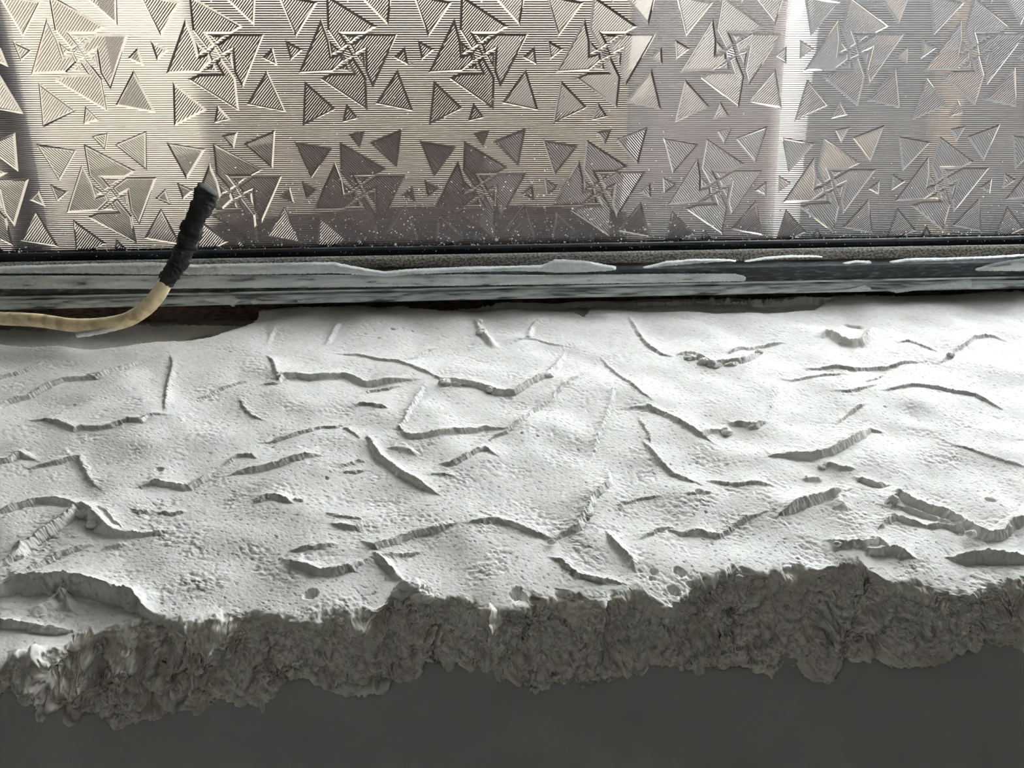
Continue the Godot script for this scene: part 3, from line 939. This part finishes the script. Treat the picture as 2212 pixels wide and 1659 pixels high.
	stroke(2, 1.0, 0.6, [-332, 388])
	stroke(2, 1.5, 0.6, [-414, 1386])
	stroke(2, 3.0, 0.9, [468, 1897])
	stroke(2, 5.0, 1.6, [516, 1938])
	stroke(2, 4.0, 1.5, [546, 1877])
	stroke(2, 3.0, 0.9, [562, 1917])
	stroke(2, 2.0, 1.2, [480, 1870])
	stroke(2, 2.0, 1.1, [-929, 1311])
	stroke(2, 1.5, 1.7, [-1378, 664])
	stroke(2, 1.0, 0.5, [243, 1195])
	stroke(2, 1.0, 0.5, [193, 1177])
	stroke(2, 1.0, 0.5, [1485, 1055])
	stroke(2, 1.0, 1.4, [1524, 1628])
	stroke(2, 3.0, 0.8, [-886, 168])
	stroke(2, 4.0, 2.1, [125, 1933])
	stroke(2, 1.5, 1.4, [690, 1534])
	stroke(2, 1.0, 0.6, [-1350, 883])
	stroke(2, 0.8, 0.4, [685, 1626])
	stroke(2, 6.0, 2.3, [691, 1981])
	stroke(2, 3.0, 0.5, [905, 1986])
	stroke(2, 3.0, 0.3, [953, 1980])
	stroke(2, 3.0, 0.7, [848, 1985])
	stroke(2, 2.0, 0.3, [409, 2111])
	make_crest_table(edge, wide)
	var pos := PackedVector3Array()
	pos.resize(NU * NT)
	var over_edge := PackedByteArray()
	over_edge.resize(NU * NT)
	var crumb := FastNoiseLite.new()
	crumb.seed = 12
	crumb.noise_type = FastNoiseLite.TYPE_CELLULAR
	crumb.frequency = 560.0
	crumb.cellular_return_type = FastNoiseLite.RETURN_DISTANCE
	crumb.fractal_type = FastNoiseLite.FRACTAL_FBM
	crumb.fractal_octaves = 2
	var bend := 0.0025
	var most := deg_to_rad(94.0)
	var dy := -sin(most)
	var dz := cos(most)
	for j in NT:
		var qq := Q[j]
		for i in NU:
			var at := j * NU + i
			var x := col_x(i, j)
			var ze := from_table(LUT, x)
			var zs := from_table(LUTS, x)
			var yb := look(under, x) + edge.get_noise_2d(x, 0.9) * 0.0012
			if x < -0.115 or x > 0.155:
				yb += wide.get_noise_2d(x, 0.8) * 0.006
			var s := qq - ze
			over_edge[at] = 1 if s > 0.0016 else 0
			var h := HH[at]
			var lip := clampf(s / 0.004, 0.0, 1.0)
			if s > 0.0:
				var row := clampf(j + (look(crest, x) - ze) / 0.00028, 0.0, NT - 2.0)
				var r0 := int(row) * NU + i
				h = lerpf(h, lerpf(HH[r0], HH[r0 + NU], row - floorf(row)), lip)
			var near := clampf((qq - ze + 0.07) / 0.07, 0.0, 1.0)
			var r := clampf(rough.get_noise_2d(x, qq) * 2.4 - 0.1 + near * 0.6, 0.0, 1.0) * (1.0 - 0.85 * lip)
			var g := grain.get_noise_2d(x, qq if s < 0.0 else s)
			h += wide.get_noise_2d(x, qq) * 0.0016 * (1.0 - lip)
			h += minf(g + 0.40, 0.0) * 0.0011
			if r > 0.05:
				h -= (crumb.get_noise_2d(x, qq if s < 0.0 else s) + 0.6) * 0.0006 * r * r
			if lip > 0.0:
				var c := cell.get_noise_2d(x, s * 1.15)
				h += lip * (c * 0.0014 + sheet.get_noise_2d(x, s + 3.0) * 0.0034 + n1.get_noise_2d(x, s + 5.0) * 0.00022)
			if qq < 0.006:
				h -= 0.0025 * clampf((0.006 + JIT2[at] * 0.004 - qq) / 0.002, 0.0, 1.0)
			var p := Vector3(x, 0, qq)
			var m := Vector3.UP
			if s > 0.0:
				var a := minf(s / bend, most)
				var over := s - bend * most
				p = Vector3(x, -bend * (1.0 - cos(a)), ze + bend * sin(a))
				if over > 0.0:
					p += Vector3(0, dy, dz) * over
				p.z += (zs - ze) * smoothstep(0.0, 0.006, s)
				m = Vector3(0, cos(a), sin(a))
				if p.y < yb:
					var ex := yb - p.y
					p = Vector3(x, yb - ex * 0.05, p.z - ex * 1.2)
					h *= clampf(1.0 - ex / 0.012, 0.0, 1.0)
					m = Vector3(0, -0.3, 0.95)
			pos[at] = p + m * h
	# crumbly grain along the surface's own normals, strongest on broken faces
	var fine := noise(21, 850.0, 3)
	var clod := noise(22, 190.0, 3)
	var moved := pos.duplicate()
	for j in range(1, NT - 1):
		for i in range(1, NU - 1):
			var at := j * NU + i
			var m := (pos[at + NU] - pos[at - NU]).cross(pos[at + 1] - pos[at - 1]).normalized()
			var steep := clampf(1.15 - m.y, 0.0, 1.0)
			var k := fine.get_noise_3dv(pos[at]) * (0.00005 + 0.00042 * steep * steep)
			if over_edge[at] == 1:
				k += clod.get_noise_3dv(pos[at]) * 0.0016
			moved[at] = pos[at] + m * k
	pos = moved
	var b := Builder.new()
	b.grid(pos, NU, NT, false, false)
	var sill := base("window_sill")
	tag(sill, "rough white plaster window sill trowelled in overlapping strokes with a broken front edge", "window sill")
	var eb := Builder.new()
	var whole := b.idx
	b.idx = PackedInt32Array()
	eb.v = b.v
	eb.n = b.n
	for k in range(0, whole.size(), 3):
		var a := whole[k]
		if over_edge[a] + over_edge[whole[k + 1]] + over_edge[whole[k + 2]] >= 2:
			eb.idx.append(a); eb.idx.append(whole[k + 1]); eb.idx.append(whole[k + 2])
		else:
			b.idx.append(a); b.idx.append(whole[k + 1]); b.idx.append(whole[k + 2])
	put("trowelled_plaster", compact(b), M.plaster, sill)
	var be := put("broken_edge", compact(eb), M.plaster_edge, sill)
	be.set_meta("label", "ragged broken front edge of the plaster hanging over the wall")
	lump(sill, -61, 810, 2.2, 0.4)
	lump(sill, -19, 823, 1.5, 0.6)
	lump(sill, 106, 866, 1.5, 0.6)
	lump(sill, 981, 1168, 2.4, -0.1)
	lump(sill, 893, 648, 2.4, -0.1)
	lump(sill, 937, 688, 2.2, 0.3)
	lump(sill, 975, 714, 2.5, -0.1)
	lump(sill, 1036, 722, 2.5, -0.1)
	lump(sill, 1100, 694, 2.0, 0.0)
	lump(sill, 1182, 613, 1.5, 0.1)
	lump(sill, 876, 1192, 1.9, 0.0)
	lump(sill, 327, 773, 1.6, 0.4)
	lump(sill, 1548, 557, 2.1, 0.5)
	lump(sill, 1927, 690, 1.5, 0.6)
	lump(sill, 1239, 1616, 1.5, 1.6)
	lump(sill, -143, 1879, 2.8, -0.7)
	lump(sill, -166, 1887, 2.1, -1.5)
	lump(sill, -116, 1900, 2.1, -1.5)
	lump(sill, -96, 1915, 1.4, -1.3)
	lump(sill, 3, 1927, 1.3, -1.3)
	lump(sill, 78, 1949, 1.5, -1.4)
	lump(sill, 472, 1949, 1.0, -0.3)
	lump(sill, -590, 1501, 1.2, 0.5)
	lump(sill, -479, 1499, 1.1, -0.3)
	lump(sill, 81, 270, 1.8, 1.1)
	lump(sill, 91, 377, 2.1, 1.0)
	lump(sill, 123, 469, 0.9, 0.6)
	lump(sill, 277, 431, 1.3, 0.5)
	lump(sill, -1056, 981, 0.9, 0.6)
	lump(sill, 549, 888, 1.0, 0.3)
	lump(sill, -1059, 1544, 1.7, 1.6)
	lump(sill, -1022, 1589, 1.5, 1.1)
	lump(sill, -1057, 1635, 1.3, -0.3)
	lump(sill, -1165, 1713, 1.5, 0.6)
	lump(sill, 1108, 1418, 1.0, -0.3)
	lump(sill, 1044, 1469, 0.8, -0.2)
	lump(sill, 352, 1627, 0.8, 1.0)
	lump(sill, 229, 1737, 1.0, 0.7)
	lump(sill, -782, 1922, 1.6, -0.4)
	lump(sill, -817, 1899, 1.1, -0.3)
	lump(sill, -1023, 1923, 1.0, -1.2)
	lump(sill, 832, 1868, 1.2, -0.3)
	lump(sill, 998, 1792, 1.1, 0.7)
	lump(sill, 1107, 1780, 1.1, 0.7)
	lump(sill, 1372, 1788, 1.2, 1.7)
	var jb := Builder.new()
	jb.box(Vector3(-0.78, -0.0078, -0.03), Vector3(0.88, 0.0052, -0.001))
	var jm := put("mortar_joint", jb.mesh(), M.mortar, sill)
	jm.set_meta("label", "raw brown mortar joint under the frame")
	# the thin smear that hangs on the wall below the edge
	var o = smear("plaster_smear", sill, M.plaster, [-408, -320, -345, -395, -330, -375, -370, -340, -405, -330, -350, -420, -285, -360, -418, -230, -365, -410, -212, -350, -372], ROOM_Z, 0.0022, 400, 0.0012, 0.0, 1e-4)
	o.set_meta("label", "thin plaster smear on the wall below the broken edge")

func compact(b: Builder) -> ArrayMesh:
	# leaves out the points that no face uses
	var to := PackedInt32Array()
	to.resize(b.v.size())
	to.fill(-1)
	var o := Builder.new()
	for i in b.idx:
		if to[i] < 0:
			to[i] = o.v.size()
			o.v.append(b.v[i])
			o.n.append(b.n[i])
		o.idx.append(to[i])
	return o.mesh()

func lump(parent: Node, x: int, z: int, r_mm: float, lift: float):
	# a crumb of plaster pressed into the surface
	var nz := noise(500 + x + z, 210.0, 3)
	var nf := noise(900 + x, 900.0, 2)
	var r := r_mm * 0.001
	var rows := 13
	var cols := 20
	var pos := PackedVector3Array()
	var at := Vector3(x * 1e-4, lift * 0.001, z * 1e-4)
	for j in rows:
		var a := PI * j / (rows - 1)
		for i in cols:
			var d := Vector3(sin(a) * cos(TAU * i / cols), cos(a), sin(a) * sin(TAU * i / cols))
			var p := at + d * r
			var k := r * (1.0 + 0.55 * nz.get_noise_3dv(p) + 0.28 * nf.get_noise_3dv(p))
			pos.append(d * k * Vector3(1.15, 0.75, 0.85))
	var b := Builder.new()
	b.grid(pos, cols, rows, true, true)
	var o := put("plaster_lump", b.mesh(), M.plaster, parent)
	o.position = at

# ---------------------------------------------------------------- cable
func tube(path: Array, radii: Array, squash: float, steps: int, sides: int, seed_: int, wobble: float, ridge := 0.0, cap := true) -> ArrayMesh:
	var cv := Curve3D.new()
	for i in path.size():
		var a: Vector3 = path[maxi(i - 1, 0)]
		var c: Vector3 = path[mini(i + 1, path.size() - 1)]
		var t := (c - a) / 6.0
		cv.add_point(path[i], -t, t)
	cv.bake_interval = 0.001
	var nz := noise(seed_, 420.0, 3)
	var len_ := cv.get_baked_length()
	var marks := PackedFloat32Array()
	for p in path:
		marks.append(cv.get_closest_offset(p))
	var pos := PackedVector3Array()
	for k in steps + 1:
		var off := len_ * k / steps
		var p := cv.sample_baked(off, true)
		var p2 := cv.sample_baked(minf(off + 0.0005, len_), true)
		var p0 := cv.sample_baked(maxf(off - 0.0005, 0.0), true)
		var d := (p2 - p0).normalized()
		var sidev := d.cross(Vector3(0, 0.35, 1)).normalized()
		var upv := sidev.cross(d)
		var i := 0
		while i < marks.size() - 2 and marks[i + 1] < off: i += 1
		var f := clampf((off - marks[i]) / maxf(marks[i + 1] - marks[i], 1e-6), 0, 1)
		var r := lerpf(radii[i], radii[i + 1], smoothstep(0.0, 1.0, f)) * 0.001
		var e := 1.0
		if cap and (k == 0 or k == steps): e = 0.02
		elif cap and (k == 1 or k == steps - 1): e = 0.86
		for c in sides:
			var an := TAU * c / sides
			var q := sidev * cos(an) + upv * sin(an) * squash
			var w := 1.0 + wobble * nz.get_noise_3dv(p + q * r)
			if ridge > 0.0:
				w += ridge * (fposmod(off / 0.0062 + an / TAU + 0.3 * nz.get_noise_1d(off), 1.0) - 0.5)
			pos.append(p + q * r * e * w)
	var b := Builder.new()
	b.grid(pos, sides, steps + 1, true, true)
	return b.mesh()

func build_cable():
	var c := base("electric_cable")
	tag(c, "bent cream cable stub on the sill with its end bound in black tape", "cable")
	var a := [Vector3(-0.3449, 0.0113, 0.0319), Vector3(-0.2682, 0.0112, 0.0328), Vector3(-0.1980, 0.0109, 0.0338), Vector3(-0.1818, 0.0105, 0.0347), Vector3(-0.1667, 0.0102, 0.0367), Vector3(-0.1523, 0.0095, 0.0405), Vector3(-0.1403, 0.0101, 0.0424), Vector3(-0.1301, 0.0122, 0.0434), Vector3(-0.1218, 0.0167, 0.0434), Vector3(-0.1160, 0.0222, 0.0434), Vector3(-0.1121, 0.0276, 0.0424), Vector3(-0.1104, 0.0296, 0.0424), Vector3(-0.1083, 0.0323, 0.0424)]
	put("sheath", tube(a, [2.7, 2.7, 2.7, 2.7, 2.7, 2.7, 2.8, 2.9, 2.9, 2.9, 2.8, 2.4, 2.0], 0.8, 220, 24, 11, 0.05), M.sheath, c)
	var t := [Vector3(-0.1127, 0.0265, 0.0425), Vector3(-0.1104, 0.0296, 0.0424), Vector3(-0.1064, 0.0346, 0.0424), Vector3(-0.1027, 0.0407, 0.0414), Vector3(-0.0994, 0.0475, 0.0405), Vector3(-0.0975, 0.0516, 0.0405), Vector3(-0.0942, 0.0560, 0.0395), Vector3(-0.0921, 0.0610, 0.0386), Vector3(-0.0912, 0.0625, 0.0384)]
	var tp := put("black_tape", tube(t, [3.1, 3.2, 3.5, 3.6, 4.1, 3.4, 4.1, 4.1, 3.9], 0.72, 150, 28, 12, 0.22, 0.16), M.tape, c)
	tp.set_meta("label", "black insulating tape wound round the cable end")
	var fl = smear("plaster_flake", c, M.plaster, [-1500, 20, -2, -1440, 26, 4, -1382, 38, 14, -1344, 50, 24, -1320, 56, 34], 0.0445, 0.0010, 420, 0.0006, 0.0, 1e-4)
	fl.position = Vector3(0, 0.0060, 0)
	fl.set_meta("label", "white plaster flake stuck under the cable")
